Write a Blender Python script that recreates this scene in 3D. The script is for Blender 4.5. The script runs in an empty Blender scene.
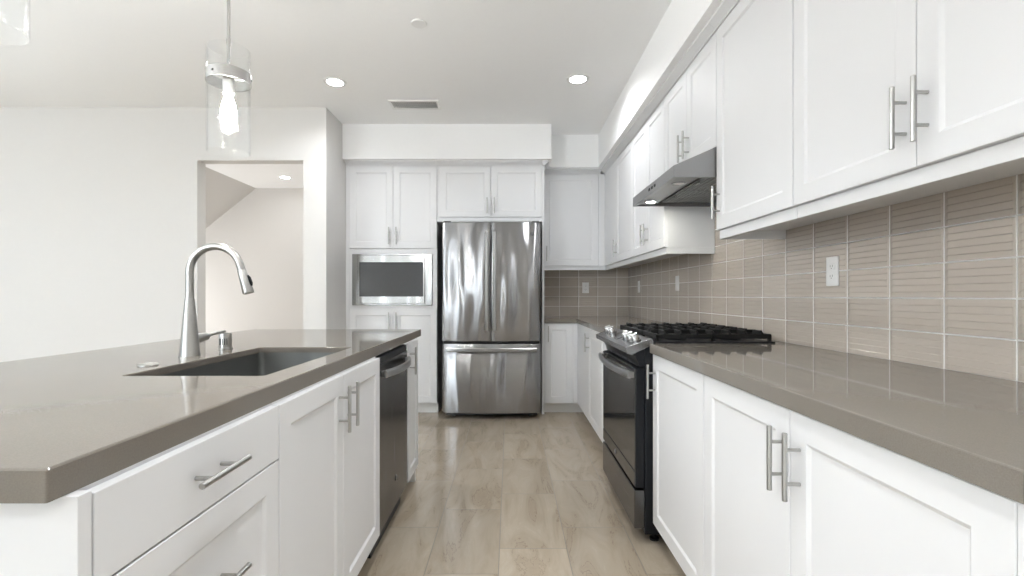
import bpy, bmesh, math
from mathutils import Vector

S = bpy.context.scene
COL = S.collection
PI = math.pi

# ------------------------------------------------------------------ camera
CAM_Z = 1.13
cam_d = bpy.data.cameras.new('camera')
cam = bpy.data.objects.new('camera', cam_d)
COL.objects.link(cam)
cam_d.sensor_width = 36.0
cam_d.lens = 488.0 / 1024.0 * 36.0
cam_d.shift_x = 2.0 / 1024.0
cam_d.shift_y = 8.0 / 1024.0
cam_d.clip_start = 0.02
cam.location = (0, 0, CAM_Z)
cam.rotation_euler = (PI / 2, 0, 0)
S.camera = cam

# ------------------------------------------------------------------ world, big lights, exposure
S.view_settings.view_transform = 'Standard'
S.view_settings.look = 'None'
S.view_settings.exposure = 0.34
S.view_settings.gamma = 1.0
S.view_settings.use_curve_mapping = False
S.cycles.use_denoising = True
S.cycles.max_bounces = 14
S.cycles.diffuse_bounces = 8
S.cycles.glossy_bounces = 6
S.cycles.transparent_max_bounces = 16
S.cycles.sample_clamp_indirect = 6.0
S.cycles.caustics_refractive = False
S.cycles.caustics_reflective = False
S.cycles.blur_glossy = 0.0

W = bpy.data.worlds.new('sky')
S.world = W
W.use_nodes = True
wn = W.node_tree.nodes
wl = W.node_tree.links
bg = wn['Background']
sky = wn.new('ShaderNodeTexSky')
sky.sky_type = 'HOSEK_WILKIE'
sky.sun_direction = (0.3, 0.4, 0.86)
sky.turbidity = 4
wl.new(sky.outputs[0], bg.inputs[0])
bg.inputs[1].default_value = 0.6


def area(name, loc, rot, sx, sy, power, col=(1, 1, 1), spread=180):
    d = bpy.data.lights.new(name, 'AREA')
    d.shape = 'RECTANGLE'
    d.size = sx
    d.size_y = sy
    d.energy = power
    d.color = col
    d.spread = math.radians(spread)
    o = bpy.data.objects.new(name, d)
    COL.objects.link(o)
    o.location = loc
    o.rotation_euler = rot
    return o


# daylight coming in at the window openings behind and to the left of the viewer
area('daylight_rear_window', (-5.9, -6.02, 1.15), (PI / 2, 0, 0), 1.8, 2.1, 150, (0.84, 0.925, 1.0))
area('daylight_narrow_window', (-2.25, -6.02, 1.30), (PI / 2, 0, 0), 0.40, 2.4, 60, (0.84, 0.925, 1.0))
area('daylight_side_window', (-7.67, -1.0, 1.20), (PI / 2, 0, -PI / 2), 5.2, 2.0, 6, (0.84, 0.925, 1.0))
# fill lamps added just inside the openings, aimed up to brighten the ceiling
area('ceiling_fill_side', (-7.40, -1.0, 0.45), (PI / 2 + 0.85, 0, -PI / 2), 5.2, 0.8, 350, (0.84, 0.925, 1.0), 75)
area('ceiling_fill_rear', (-5.9, -5.75, 0.45), (PI / 2 + 0.85, 0, 0), 1.8, 0.8, 200, (0.84, 0.925, 1.0), 80)
area('hall_fill', (-5.9, 5.8, 0.9), (PI / 2, 0, -PI / 2), 1.6, 0.9, 75, (0.95, 0.96, 0.97))  # unseen lamp added to brighten the stair hall; no window is built there

# ------------------------------------------------------------------ materials


def new_mat(name):
    m = bpy.data.materials.new(name)
    m.use_nodes = True
    nt = m.node_tree
    return m, nt, nt.nodes['Principled BSDF']


def N(nt, kind, **kw):
    n = nt.nodes.new(kind)
    for k, v in kw.items():
        setattr(n, k, v)
    return n


def M2(nt, op, a, b=None, c=None):
    n = nt.nodes.new('ShaderNodeMath')
    n.operation = op
    for i, v in enumerate((a, b, c)):
        if v is None:
            continue
        if isinstance(v, (int, float)):
            n.inputs[i].default_value = v
        else:
            nt.links.new(v, n.inputs[i])
    return n.outputs[0]


def mixc(nt, fac, a, b):
    n = nt.nodes.new('ShaderNodeMix')
    n.data_type = 'RGBA'
    for s, v in ((n.inputs[0], fac), (n.inputs[6], a), (n.inputs[7], b)):
        if isinstance(v, (int, float)):
            s.default_value = v
        elif isinstance(v, tuple):
            s.default_value = (*v, 1)
        else:
            nt.links.new(v, s)
    return n.outputs[2]


def posxyz(nt):
    g = N(nt, 'ShaderNodeNewGeometry')
    s = N(nt, 'ShaderNodeSeparateXYZ')
    nt.links.new(g.outputs['Position'], s.inputs[0])
    return g.outputs['Position'], s.outputs


def noise(nt, vec, scale, detail=2.0, rough=0.5, stretch=None):
    n = N(nt, 'ShaderNodeTexNoise')
    n.inputs['Scale'].default_value = scale
    n.inputs['Detail'].default_value = detail
    n.inputs['Roughness'].default_value = rough
    if stretch:
        mp = N(nt, 'ShaderNodeMapping')
        mp.inputs['Scale'].default_value = stretch
        nt.links.new(vec, mp.inputs[0])
        vec = mp.outputs[0]
    nt.links.new(vec, n.inputs['Vector'])
    return n.outputs[0]


def bump(nt, b, h, strength, dist):
    n = N(nt, 'ShaderNodeBump')
    n.inputs['Strength'].default_value = strength
    n.inputs['Distance'].default_value = dist
    nt.links.new(h, n.inputs['Height'])
    nt.links.new(n.outputs[0], b.inputs['Normal'])


def plain(name, col, rough=0.5, metal=0.0, var=0.03, spec=0.5, nscale=30, bmp=0.0):
    m, nt, b = new_mat(name)
    p, _ = posxyz(nt)
    f = noise(nt, p, nscale, 3)
    lo = tuple(c * (1 - var) for c in col)
    hi = tuple(min(1, c * (1 + var)) for c in col)
    nt.links.new(mixc(nt, f, lo, hi), b.inputs['Base Color'])
    b.inputs['Roughness'].default_value = rough
    b.inputs['Metallic'].default_value = metal
    b.inputs['Specular IOR Level'].default_value = spec
    if bmp:
        bump(nt, b, noise(nt, p, 220, 2), 0.25, bmp)
    return m


def steel(name, col, rough, wave=0.0, brush_axis=2, wscale=3.0, aniso=0.0):
    m, nt, b = new_mat(name)
    p, _ = posxyz(nt)
    st = [260.0, 260.0, 260.0]
    st[brush_axis] = 4.0
    br = noise(nt, p, 1.0, 2, stretch=tuple(st))
    dv = 0.015 if aniso else 0.05
    lo = tuple(c * (1 - dv) for c in col)
    hi = tuple(min(1, c * (1 + dv)) for c in col)
    nt.links.new(mixc(nt, br, lo, hi), b.inputs['Base Color'])
    b.inputs['Metallic'].default_value = 1.0
    r = M2(nt, 'MULTIPLY_ADD', br, 0.0 if aniso else 0.06, rough - (0.0 if aniso else 0.03))
    nt.links.new(r, b.inputs['Roughness'])
    if aniso:
        # brushed across: highlights smear up and down
        b.inputs['Anisotropic'].default_value = aniso
        b.inputs['Anisotropic Rotation'].default_value = 0.25
        tg = N(nt, 'ShaderNodeTangent', direction_type='RADIAL', axis='Z')
        nt.links.new(tg.outputs[0], b.inputs['Tangent'])
    if wave:
        wv = noise(nt, p, wscale, 1.0, stretch=(1.0, 1.0, 0.22))
        bump(nt, b, wv, 1.0, wave)
    return m


WALL = plain('wall_paint_warm_white', (0.70, 0.69, 0.675), 0.7, var=0.01, spec=0.2, bmp=0.0004)
CEIL = plain('ceiling_paint', (0.95, 0.955, 0.96), 0.8, var=0.01, spec=0.1, bmp=0.0004)
SOFF = plain('soffit_paint', (0.95, 0.955, 0.96), 0.65, var=0.01, spec=0.2)
CAB = plain('white_cabinet_lacquer', (0.73, 0.735, 0.745), 0.48, var=0.008, spec=0.28, nscale=8)
TOE = plain('white_toe_kick', (0.74, 0.735, 0.72), 0.5, var=0.01)
NICKEL = steel('brushed_nickel', (0.46, 0.455, 0.44), 0.30)
CHROME = steel('chrome', (0.52, 0.52, 0.52), 0.24)
STEEL = steel('stainless_steel', (0.335, 0.335, 0.34), 0.27, wave=0.045, brush_axis=0, wscale=5.0, aniso=1.0)
STEELH = steel('stainless_handle', (0.34, 0.34, 0.34), 0.30)
STEELM = steel('microwave_stainless', (0.33, 0.328, 0.32), 0.22, wave=0.012, brush_axis=0, wscale=6)
HOODS = steel('hood_stainless', (0.33, 0.33, 0.335), 0.32, brush_axis=1)
HOODU = steel('hood_underside_steel', (0.30, 0.295, 0.29), 0.34, brush_axis=0)
RANGES = steel('range_stainless', (0.25, 0.25, 0.255), 0.26, brush_axis=1)
DRAWS = steel('range_drawer_stainless', (0.13, 0.13, 0.132), 0.26, brush_axis=1)
DWS = steel('slate_dishwasher_steel', (0.14, 0.14, 0.145), 0.26, brush_axis=2)
SINKM = steel('sink_steel', (0.20, 0.205, 0.20), 0.5, brush_axis=1)
BLACK = plain('black_enamel', (0.009, 0.010, 0.012), 0.35, var=0.1, spec=0.2)
BLACKM = plain('cast_iron_black', (0.008, 0.008, 0.008), 0.5, var=0.2, nscale=90, spec=0.25)
BGLASS = plain('black_glass', (0.02, 0.021, 0.022), 0.05, var=0.05, spec=0.8)
MGLASS = plain('microwave_glass', (0.035, 0.037, 0.04), 0.08, var=0.05, spec=0.6)
DGREY = plain('dark_grey_plastic', (0.05, 0.05, 0.05), 0.5)
PLASTIC = plain('white_plastic', (0.84, 0.84, 0.83), 0.35, var=0.01)
SLOT = plain('outlet_slot', (0.10, 0.10, 0.10), 0.6)
BADGE = plain('badge_grey', (0.10, 0.10, 0.11), 0.3, metal=0.6)


def counter_mat(name, c0):
    m, nt, b = new_mat(name)
    p, _ = posxyz(nt)
    n1 = noise(nt, p, 420, 3, 0.7)
    n2 = noise(nt, p, 3, 3)
    c1 = mixc(nt, n1, tuple(c * 0.72 for c in c0), tuple(c * 1.28 for c in c0))
    c2 = mixc(nt, M2(nt, 'MULTIPLY', n2, 0.25), c1, tuple(c * 1.15 for c in c0))
    nt.links.new(c2, b.inputs['Base Color'])
    b.inputs['Roughness'].default_value = 0.055
    b.inputs['Specular IOR Level'].default_value = 0.5
    b.inputs['IOR'].default_value = 1.22
    return m


COUNT = counter_mat('greige_quartz', (0.180, 0.162, 0.139))


def tile_mat(name, axis, u0, pu, z0, pz, base):
    """ribbed 4x8 wall tile with pale grout; axis 0: runs along x, 1: runs along y"""
    m, nt, b = new_mat(name)
    p, xyz = posxyz(nt)
    u = M2(nt, 'DIVIDE', M2(nt, 'SUBTRACT', xyz[axis], u0), pu)
    v = M2(nt, 'DIVIDE', M2(nt, 'SUBTRACT', xyz[2], z0), pz)
    fu = M2(nt, 'FRACT', u)
    fv = M2(nt, 'FRACT', v)
    eu = M2(nt, 'MULTIPLY', M2(nt, 'MINIMUM', fu, M2(nt, 'SUBTRACT', 1.0, fu)), pu)
    ev = M2(nt, 'MULTIPLY', M2(nt, 'MINIMUM', fv, M2(nt, 'SUBTRACT', 1.0, fv)), pz)
    e = M2(nt, 'MINIMUM', eu, ev)
    grout = M2(nt, 'LESS_THAN', e, 0.0024)
    idx = N(nt, 'ShaderNodeCombineXYZ')
    nt.links.new(M2(nt, 'FLOOR', u), idx.inputs[0])
    nt.links.new(M2(nt, 'FLOOR', v), idx.inputs[1])
    wn_ = N(nt, 'ShaderNodeTexWhiteNoise')
    nt.links.new(idx.outputs[0], wn_.inputs[0])
    t = mixc(nt, wn_.outputs[0], tuple(c * 0.94 for c in base), tuple(c * 1.06 for c in base))
    c = mixc(nt, grout, t, (0.84, 0.835, 0.82))
    nt.links.new(c, b.inputs['Base Color'])
    r = M2(nt, 'MULTIPLY_ADD', grout, 0.55, 0.16)
    nt.links.new(r, b.inputs['Roughness'])
    # five soft ribs in each tile, dished in the middle of the tile length, sunk grout
    rib = M2(nt, 'FRACT', M2(nt, 'MULTIPLY', fv, 5.0))
    lip = M2(nt, 'MINIMUM', M2(nt, 'MULTIPLY', M2(nt, 'SUBTRACT', 1.0, rib), 7.0), 1.0)
    rib = M2(nt, 'MULTIPLY', M2(nt, 'MULTIPLY_ADD', rib, 0.55, 0.45), lip)
    inner = M2(nt, 'MINIMUM', M2(nt, 'MULTIPLY', M2(nt, 'MAXIMUM', M2(nt, 'SUBTRACT', eu, 0.006), 0.0), 160.0), 1.0)
    h = M2(nt, 'MULTIPLY', M2(nt, 'MULTIPLY', rib, inner), 0.0032)
    edge = M2(nt, 'MULTIPLY', M2(nt, 'MINIMUM', M2(nt, 'DIVIDE', e, 0.003), 1.0), 0.0025)
    h = M2(nt, 'ADD', h, edge)
    n_ = N(nt, 'ShaderNodeBump')
    n_.inputs['Strength'].default_value = 0.8
    n_.inputs['Distance'].default_value = 1.0
    nt.links.new(h, n_.inputs['Height'])
    nt.links.new(n_.outputs[0], b.inputs['Normal'])
    return m


TILE_R = tile_mat('ribbed_tile_right', 1, 1.236, 0.2073, 1.018, 0.1053, (0.50, 0.445, 0.39))
TILE_B = tile_mat('ribbed_tile_back', 0, 0.745, 0.2073, 1.018, 0.1053, (0.50, 0.445, 0.39))


def floor_mat():
    m, nt, b = new_mat('porcelain_floor_tile')
    p, xyz = posxyz(nt)
    pu, pv = 0.3015, 0.603
    u = M2(nt, 'DIVIDE', M2(nt, 'SUBTRACT', xyz[0], -0.650), pu)
    col = M2(nt, 'FLOOR', u)
    v = M2(nt, 'DIVIDE', M2(nt, 'SUBTRACT', M2(nt, 'SUBTRACT', xyz[1], 2.385), M2(nt, 'MULTIPLY', col, 0.201)), pv)
    row = M2(nt, 'FLOOR', v)
    fu = M2(nt, 'FRACT', u)
    fv = M2(nt, 'FRACT', v)
    eu = M2(nt, 'MULTIPLY', M2(nt, 'MINIMUM', fu, M2(nt, 'SUBTRACT', 1.0, fu)), pu)
    ev = M2(nt, 'MULTIPLY', M2(nt, 'MINIMUM', fv, M2(nt, 'SUBTRACT', 1.0, fv)), pv)
    e = M2(nt, 'MINIMUM', eu, ev)
    grout = M2(nt, 'LESS_THAN', e, 0.0017)
    idx = N(nt, 'ShaderNodeCombineXYZ')
    nt.links.new(col, idx.inputs[0])
    nt.links.new(row, idx.inputs[1])
    wn_ = N(nt, 'ShaderNodeTexWhiteNoise')
    nt.links.new(idx.outputs[0], wn_.inputs[0])
    # veins: offset the noise per tile
    off = N(nt, 'ShaderNodeVectorMath', operation='MULTIPLY_ADD')
    nt.links.new(wn_.outputs[1], off.inputs[0])
    off.inputs[1].default_value = (9, 9, 9)
    nt.links.new(p, off.inputs[2])
    mp = N(nt, 'ShaderNodeMapping')
    mp.inputs['Rotation'].default_value = (0, 0, 0.16)
    mp.inputs['Scale'].default_value = (8.5, 1.9, 1.0)
    nt.links.new(off.outputs[0], mp.inputs[0])
    n1 = N(nt, 'ShaderNodeTexNoise')
    n1.inputs['Scale'].default_value = 1.0
    n1.inputs['Detail'].default_value = 8
    n1.inputs['Roughness'].default_value = 0.62
    n1.inputs['Distortion'].default_value = 0.9
    nt.links.new(mp.outputs[0], n1.inputs['Vector'])
    n2 = noise(nt, off.outputs[0], 2.2, 4)
    ra = N(nt, 'ShaderNodeValToRGB')
    cr = ra.color_ramp
    cr.elements[0].position = 0.30
    cr.elements[0].color = (0.375, 0.31, 0.24, 1)
    cr.elements[1].position = 0.72
    cr.elements[1].color = (0.55, 0.495, 0.42, 1)
    k = cr.elements.new(0.47)
    k.color = (0.45, 0.39, 0.315, 1)
    k = cr.elements.new(0.53)
    k.color = (0.495, 0.435, 0.36, 1)
    nt.links.new(n1.outputs[0], ra.inputs[0])
    t = mixc(nt, M2(nt, 'MULTIPLY', n2, 0.6), ra.outputs[0], (0.50, 0.45, 0.38))
    # thin meandering veins
    vein = M2(nt, 'LESS_THAN', M2(nt, 'ABSOLUTE', M2(nt, 'SUBTRACT', n1.outputs[0], 0.60)), 0.008)
    t = mixc(nt, M2(nt, 'MULTIPLY', vein, 0.45), t, (0.55, 0.50, 0.43))
    vein2 = M2(nt, 'LESS_THAN', M2(nt, 'ABSOLUTE', M2(nt, 'SUBTRACT', n1.outputs[0], 0.42)), 0.006)
    t = mixc(nt, M2(nt, 'MULTIPLY', vein2, 0.40), t, (0.22, 0.165, 0.12))
    tv = mixc(nt, wn_.outputs[0], (0.72, 0.69, 0.645), (0.82, 0.785, 0.73))
    mm = N(nt, 'ShaderNodeMix', data_type='RGBA', blend_type='MULTIPLY')
    mm.inputs[0].default_value = 1.0
    nt.links.new(t, mm.inputs[6])
    nt.links.new(tv, mm.inputs[7])
    c = mixc(nt, grout, mm.outputs[2], (0.19, 0.165, 0.135))
    nt.links.new(c, b.inputs['Base Color'])
    r = M2(nt, 'MULTIPLY_ADD', n2, 0.12, 0.08)
    r = M2(nt, 'MULTIPLY_ADD', grout, 0.4, r)
    nt.links.new(r, b.inputs['Roughness'])
    h = M2(nt, 'ADD', M2(nt, 'MULTIPLY', n2, 0.0015), M2(nt, 'MULTIPLY', M2(nt, 'MINIMUM', M2(nt, 'DIVIDE', e, 0.003), 1.0), 0.001))
    bump(nt, b, h, 0.5, 1.0)
    return m


FLOOR = floor_mat()


def emit(name, col, strength):
    m, nt, b = new_mat(name)
    b.inputs['Base Color'].default_value = (0.8, 0.8, 0.8, 1)
    b.inputs['Emission Color'].default_value = (*col, 1)
    b.inputs['Emission Strength'].default_value = strength
    return m


LAMP = emit('downlight_lens', (1.0, 0.97, 1.0), 28.0)
LAMPH = emit('hall_downlight_lens', (1.0, 0.95, 0.88), 40.0)
BULB = emit('bulb_glow', (1.0, 0.98, 0.95), 280.0)
HOODL = emit('hood_lamp_glow', (1.0, 0.97, 0.86), 200.0)


def thin_glass(name, seeds=0.0, tint=(0.995, 0.998, 0.998)):
    m, nt, b = new_mat(name)
    out = nt.nodes['Material Output']
    nt.nodes.remove(b)
    tr = N(nt, 'ShaderNodeBsdfTransparent')
    tr.inputs[0].default_value = (*tint, 1)
    gl = N(nt, 'ShaderNodeBsdfGlossy')
    gl.inputs['Roughness'].default_value = 0.03
    # thin-sheet reflectance, the same seen from either face of the sheet
    fr = N(nt, 'ShaderNodeLayerWeight')
    fr.inputs[0].default_value = 0.5
    refl = M2(nt, 'MULTIPLY_ADD', M2(nt, 'POWER', fr.outputs['Facing'], 5.0), 0.75, 0.04)
    mx = N(nt, 'ShaderNodeMixShader')
    nt.links.new(refl, mx.inputs[0])
    nt.links.new(tr.outputs[0], mx.inputs[1])
    nt.links.new(gl.outputs[0], mx.inputs[2])
    nt.links.new(mx.outputs[0], out.inputs[0])
    if seeds:
        p, _ = posxyz(nt)
        bn = N(nt, 'ShaderNodeBump')
        bn.inputs['Strength'].default_value = 1.0
        bn.inputs['Distance'].default_value = seeds
        nt.links.new(noise(nt, p, 40, 3), bn.inputs['Height'])
        nt.links.new(bn.outputs[0], gl.inputs['Normal'])
        nt.links.new(bn.outputs[0], fr.inputs['Normal'])
    return m


GLASS = thin_glass('clear_glass_shade', seeds=0.002)
PANE = thin_glass('window_pane_glass')

# ------------------------------------------------------------------ mesh helpers


def nbm():
    return bmesh.new()


def box(bm, x0, x1, y0, y1, z0, z1, bev=0.0, seg=2):
    r = bmesh.ops.create_cube(bm, size=1.0)
    vs = r['verts']
    for v in vs:
        v.co = Vector(((x0 + x1) / 2 + v.co.x * (x1 - x0), (y0 + y1) / 2 + v.co.y * (y1 - y0), (z0 + z1) / 2 + v.co.z * (z1 - z0)))
    if bev:
        es = list({e for v in vs for e in v.link_edges})
        bmesh.ops.bevel(bm, geom=es, offset=bev, segments=seg, profile=0.5, affect='EDGES')
    return bm


def loft(bm, loops, cap0=True, cap1=True, closed=True):
    rows = [[bm.verts.new(p) for p in lp] for lp in loops]
    n = len(rows[0])
    for a, b in zip(rows, rows[1:]):
        for i in range(n if closed else n - 1):
            j = (i + 1) % n
            bm.faces.new((a[i], a[j], b[j], b[i]))
    if cap0:
        bm.faces.new(rows[0])
    if cap1:
        bm.faces.new(rows[-1])
    return bm


def lathe(bm, prof, c, axis='Z', n=32, cap0=True, cap1=True):
    loops = []
    for r, h in prof:
        lp = []
        for i in range(n):
            a = 2 * PI * i / n
            ca, sa = r * math.cos(a), r * math.sin(a)
            if axis == 'Z':
                lp.append((c[0] + ca, c[1] + sa, c[2] + h))
            elif axis == 'X':
                lp.append((c[0] + h, c[1] + ca, c[2] + sa))
            else:
                lp.append((c[0] + ca, c[1] + h, c[2] + sa))
        loops.append(lp)
    return loft(bm, loops, cap0, cap1)


def ring(bm, ro, ri, c, h0, h1, n=48, ch=0.0):
    """hollow cylinder about Z"""
    prof = [(ri, h0), (ro - ch, h0), (ro, h0 + ch), (ro, h1 - ch), (ro - ch, h1), (ri, h1), (ri, h0)]
    return lathe(bm, prof, c, 'Z', n, False, False)


def tube(bm, pts, rad, n=14, flat=None):
    pts = [Vector(p) for p in pts]
    if isinstance(rad, (int, float)):
        rad = [rad] * len(pts)
    t0 = (pts[1] - pts[0]).normalized()
    up = Vector((0, 0, 1)) if abs(t0.z) < 0.9 else Vector((0, 1, 0))
    side = t0.cross(up).normalized()
    loops = []
    for i, p in enumerate(pts):
        if i == 0:
            t = pts[1] - pts[0]
        elif i == len(pts) - 1:
            t = pts[-1] - pts[-2]
        else:
            t = (pts[i + 1] - pts[i]).normalized() + (pts[i] - pts[i - 1]).normalized()
        t.normalize()
        side = (side - t * side.dot(t)).normalized()
        nrm = t.cross(side).normalized()
        fa, fb = flat if flat else (1, 1)
        loops.append([p + side * (rad[i] * fa * math.cos(2 * PI * k / n)) + nrm * (rad[i] * fb * math.sin(2 * PI * k / n)) for k in range(n)])
    return loft(bm, loops)


def prism(bm, poly, axis, a0, a1, bev=0.0, seg=2):
    def P(u, v, a):
        return {'Z': (u, v, a), 'Y': (u, a, v), 'X': (a, u, v)}[axis]
    v0 = [bm.verts.new(P(u, v, a0)) for u, v in poly]
    v1 = [bm.verts.new(P(u, v, a1)) for u, v in poly]
    n = len(poly)
    for i in range(n):
        j = (i + 1) % n
        bm.faces.new((v0[i], v0[j], v1[j], v1[i]))
    bm.faces.new(v0)
    bm.faces.new(v1)
    if bev:
        es = list({e for v in v0 + v1 for e in v.link_edges})
        bmesh.ops.bevel(bm, geom=es, offset=bev, segments=seg, profile=0.5, affect='EDGES')
    return bm


def rrect(x0, x1, y0, y1, r, z, n=6):
    out = []
    for cx, cy, a0 in ((x1 - r, y1 - r, 0), (x0 + r, y1 - r, PI / 2), (x0 + r, y0 + r, PI), (x1 - r, y0 + r, 1.5 * PI)):
        for k in range(n + 1):
            a = a0 + PI / 2 * k / n
            out.append((cx + r * math.cos(a), cy + r * math.sin(a), z))
    return out


ORG = {}


def thing(name, label, cat, loc, group=None):
    o = bpy.data.objects.new(name, None)
    COL.objects.link(o)
    o.empty_display_size = 0.05
    o.location = loc
    o['label'] = label
    o['category'] = cat
    if group:
        o['group'] = group
    ORG[o.name] = Vector(loc)
    return o


def build(name, bm, mat, parent=None, smooth=32, label=None, origin=None):
    bmesh.ops.recalc_face_normals(bm, faces=bm.faces[:])
    if parent is not None:
        org = ORG[parent.name]
    elif origin is not None:
        org = Vector(origin)
    else:
        xs = [v.co.x for v in bm.verts]
        ys = [v.co.y for v in bm.verts]
        zs = [v.co.z for v in bm.verts]
        org = Vector(((min(xs) + max(xs)) / 2, (min(ys) + max(ys)) / 2, min(zs)))
    for v in bm.verts:
        v.co -= org
    me = bpy.data.meshes.new(name)
    bm.to_mesh(me)
    bm.free()
    me.materials.append(mat)
    if smooth:
        me.shade_smooth()
        me.set_sharp_from_angle(angle=math.radians(smooth))
    o = bpy.data.objects.new(name, me)
    COL.objects.link(o)
    if parent is not None:
        o.parent = parent
    else:
        o.location = org
    ORG[o.name] = org
    if label:
        o['label'] = label
    return o


def struct(name, bm, mat, parent=None, smooth=0):
    o = build(name, bm, mat, parent, smooth, origin=(0, 0, 0))
    o['kind'] = 'structure'
    return o


def tag(o, label, cat, group=None):
    o['label'] = label
    o['category'] = cat
    if group:
        o['group'] = group
    return o


class Face:
    """a vertical plane: u runs along it, v is height, d is the distance out of it"""

    def __init__(self, kind, base):
        self.k = kind
        self.b = base

    def __call__(self, u, v, d):
        if self.k == '-X':
            return (self.b - d, u, v)
        if self.k == '+X':
            return (self.b + d, u, v)
        return (u, self.b - d, v)

    def box(self, bm, u0, u1, v0, v1, d0, d1, bev=0.0):
        a = self(u0, v0, d0)
        b = self(u1, v1, d1)
        return box(bm, min(a[0], b[0]), max(a[0], b[0]), min(a[1], b[1]), max(a[1], b[1]), min(a[2], b[2]), max(a[2], b[2]), bev)


DT = 0.020   # door thickness


def rect(F, u0, u1, v0, v1, d):
    return [F(u0, v0, d), F(u1, v0, d), F(u1, v1, d), F(u0, v1, d)]


def shaker(name, parent, F, u0, u1, v0, v1, fr=0.060):
    bm = nbm()
    e = 0.0015
    i2 = fr + 0.009
    loft(bm, [rect(F, u0, u1, v0, v1, 0.0006),
              rect(F, u0, u1, v0, v1, DT - e),
              rect(F, u0 + e, u1 - e, v0 + e, v1 - e, DT),
              rect(F, u0 + fr, u1 - fr, v0 + fr, v1 - fr, DT),
              rect(F, u0 + i2, u1 - i2, v0 + i2, v1 - i2, DT - 0.0065)])
    return build(name, bm, CAB, parent, 0)


def slab(name, parent, F, u0, u1, v0, v1):
    bm = nbm()
    F.box(bm, u0, u1, v0, v1, 0.0006, DT, 0.0015)
    return build(name, bm, CAB, parent, 0)


def bar_pull(parent, F, u, v, vertical=True, L=0.152, d0=None, post=0.038):
    """bar pull with two posts: one metal piece, sub-part of its door"""
    bm = nbm()
    d0 = DT if d0 is None else d0
    r = 0.0058
    out = d0 + 0.034

    def P(s, d):
        return F(u, v + s, d) if vertical else F(u + s, v, d)
    h = L / 2
    tube(bm, [P(-h, out), P(-h + 0.001, out), P(h - 0.001, out), P(h, out)], [r * 0.85, r, r, r * 0.85], 14)
    for s in (-post, post):
        tube(bm, [P(s, d0), P(s, out - 0.003)], 0.0042, 10)
    return build('handle', bm, NICKEL, parent, 40)


# ------------------------------------------------------------------ the room
XR = 1.292      # painted right wall
XT = 1.284      # tile face on the right
YB = 5.308      # painted back wall
YT = 5.300      # tile face at the back
ZC = 2.743      # ceiling
XL = -7.50      # left wall of the open room
YR = -5.85      # wall behind the viewer

bm = nbm()
box(bm, XL - 0.2, XR + 0.15, YR - 0.15, 7.5, -0.10, 0.0)
struct('floor', bm, FLOOR)
bm = nbm()
box(bm, XL - 0.4, XR + 0.15, YR - 0.15, 7.5, ZC, ZC + 0.12)
struct('ceiling', bm, CEIL)

bm = nbm()
box(bm, XR, XR + 0.12, YR, YB + 0.12, 0, ZC)
wr = struct('wall_right', bm, WALL)
bm = nbm()
prism(bm, [(0.45, 0.905), (YB, 0.905), (YB, 1.50), (3.06, 1.50), (3.06, 1.72), (2.28, 1.72), (2.28, 1.50), (0.45, 1.50)], 'X', XT, XR)
struct('backsplash', bm, TILE_R, wr)
bm = nbm()
box(bm, -1.580, XR, YB, YB + 0.12, 0, ZC)
wb = struct('wall_back', bm, WALL)
bm = nbm()
box(bm, 0.33, XT, YT, YB, 0.905, 1.50)
struct('backsplash', bm, TILE_B, wb)

# wall with the opening to the stair hall, and its return beside the tall cabinet
Y1, Y2 = 4.175, 4.290
OX0, OX1, OZ = -2.676, -1.769, 2.290
bm = nbm()
box(bm, XL, OX0, Y1, Y2, 0, ZC)
box(bm, OX1, -1.572, Y1, Y2, 0, ZC)
box(bm, OX0, OX1, Y1, Y2, OZ, ZC)
box(bm, OX1, -1.572, Y2, YB + 0.12, 0, ZC)
struct('wall_left', bm, WALL)
# stair hall
bm = nbm()
box(bm, XL - 0.4, OX1, 7.30, 7.42, 0, ZC)
struct('wall_hall_back', bm, WALL)
bm = nbm()
box(bm, OX1, OX1 + 0.12, YB + 0.12, 7.42, 0, ZC)
struct('wall_hall_right', bm, WALL)
bm = nbm()
prism(bm, [(-3.80, ZC), (-6.10, ZC - 2.30 * 0.80), (-6.10, ZC)], 'Y', Y2, 7.30)
struct('wall_stair_slope', bm, WALL)
bm = nbm()
box(bm, -6.15, -6.03, Y2, 7.42, 0, ZC)
struct('wall_hall_left', bm, WALL)

# walls of the open room behind and to the left of the viewer
bm = nbm()
for x0, x1, z0, z1 in ((XL, -6.85, 0, ZC), (-6.85, -4.95, 0, 0.1), (-6.85, -4.95, 2.25, ZC), (-4.95, -2.5, 0, ZC), (-2.5, -2.0, 0, 0.05), (-2.5, -2.0, 2.60, ZC), (-2.0, XR, 0, ZC)):
    box(bm, x0, x1, YR - 0.12, YR, z0, z1)
struct('wall_rear', bm, WALL)
bm = nbm()
for y0, y1, z0, z1 in ((YR, -3.65, 0, ZC), (-3.65, 1.65, 0, 0.1), (-3.65, 1.65, 2.3, ZC), (1.65, Y1, 0, ZC)):
    box(bm, XL - 0.12, XL, y0, y1, z0, z1)
struct('wall_far_left', bm, WALL)


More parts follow.
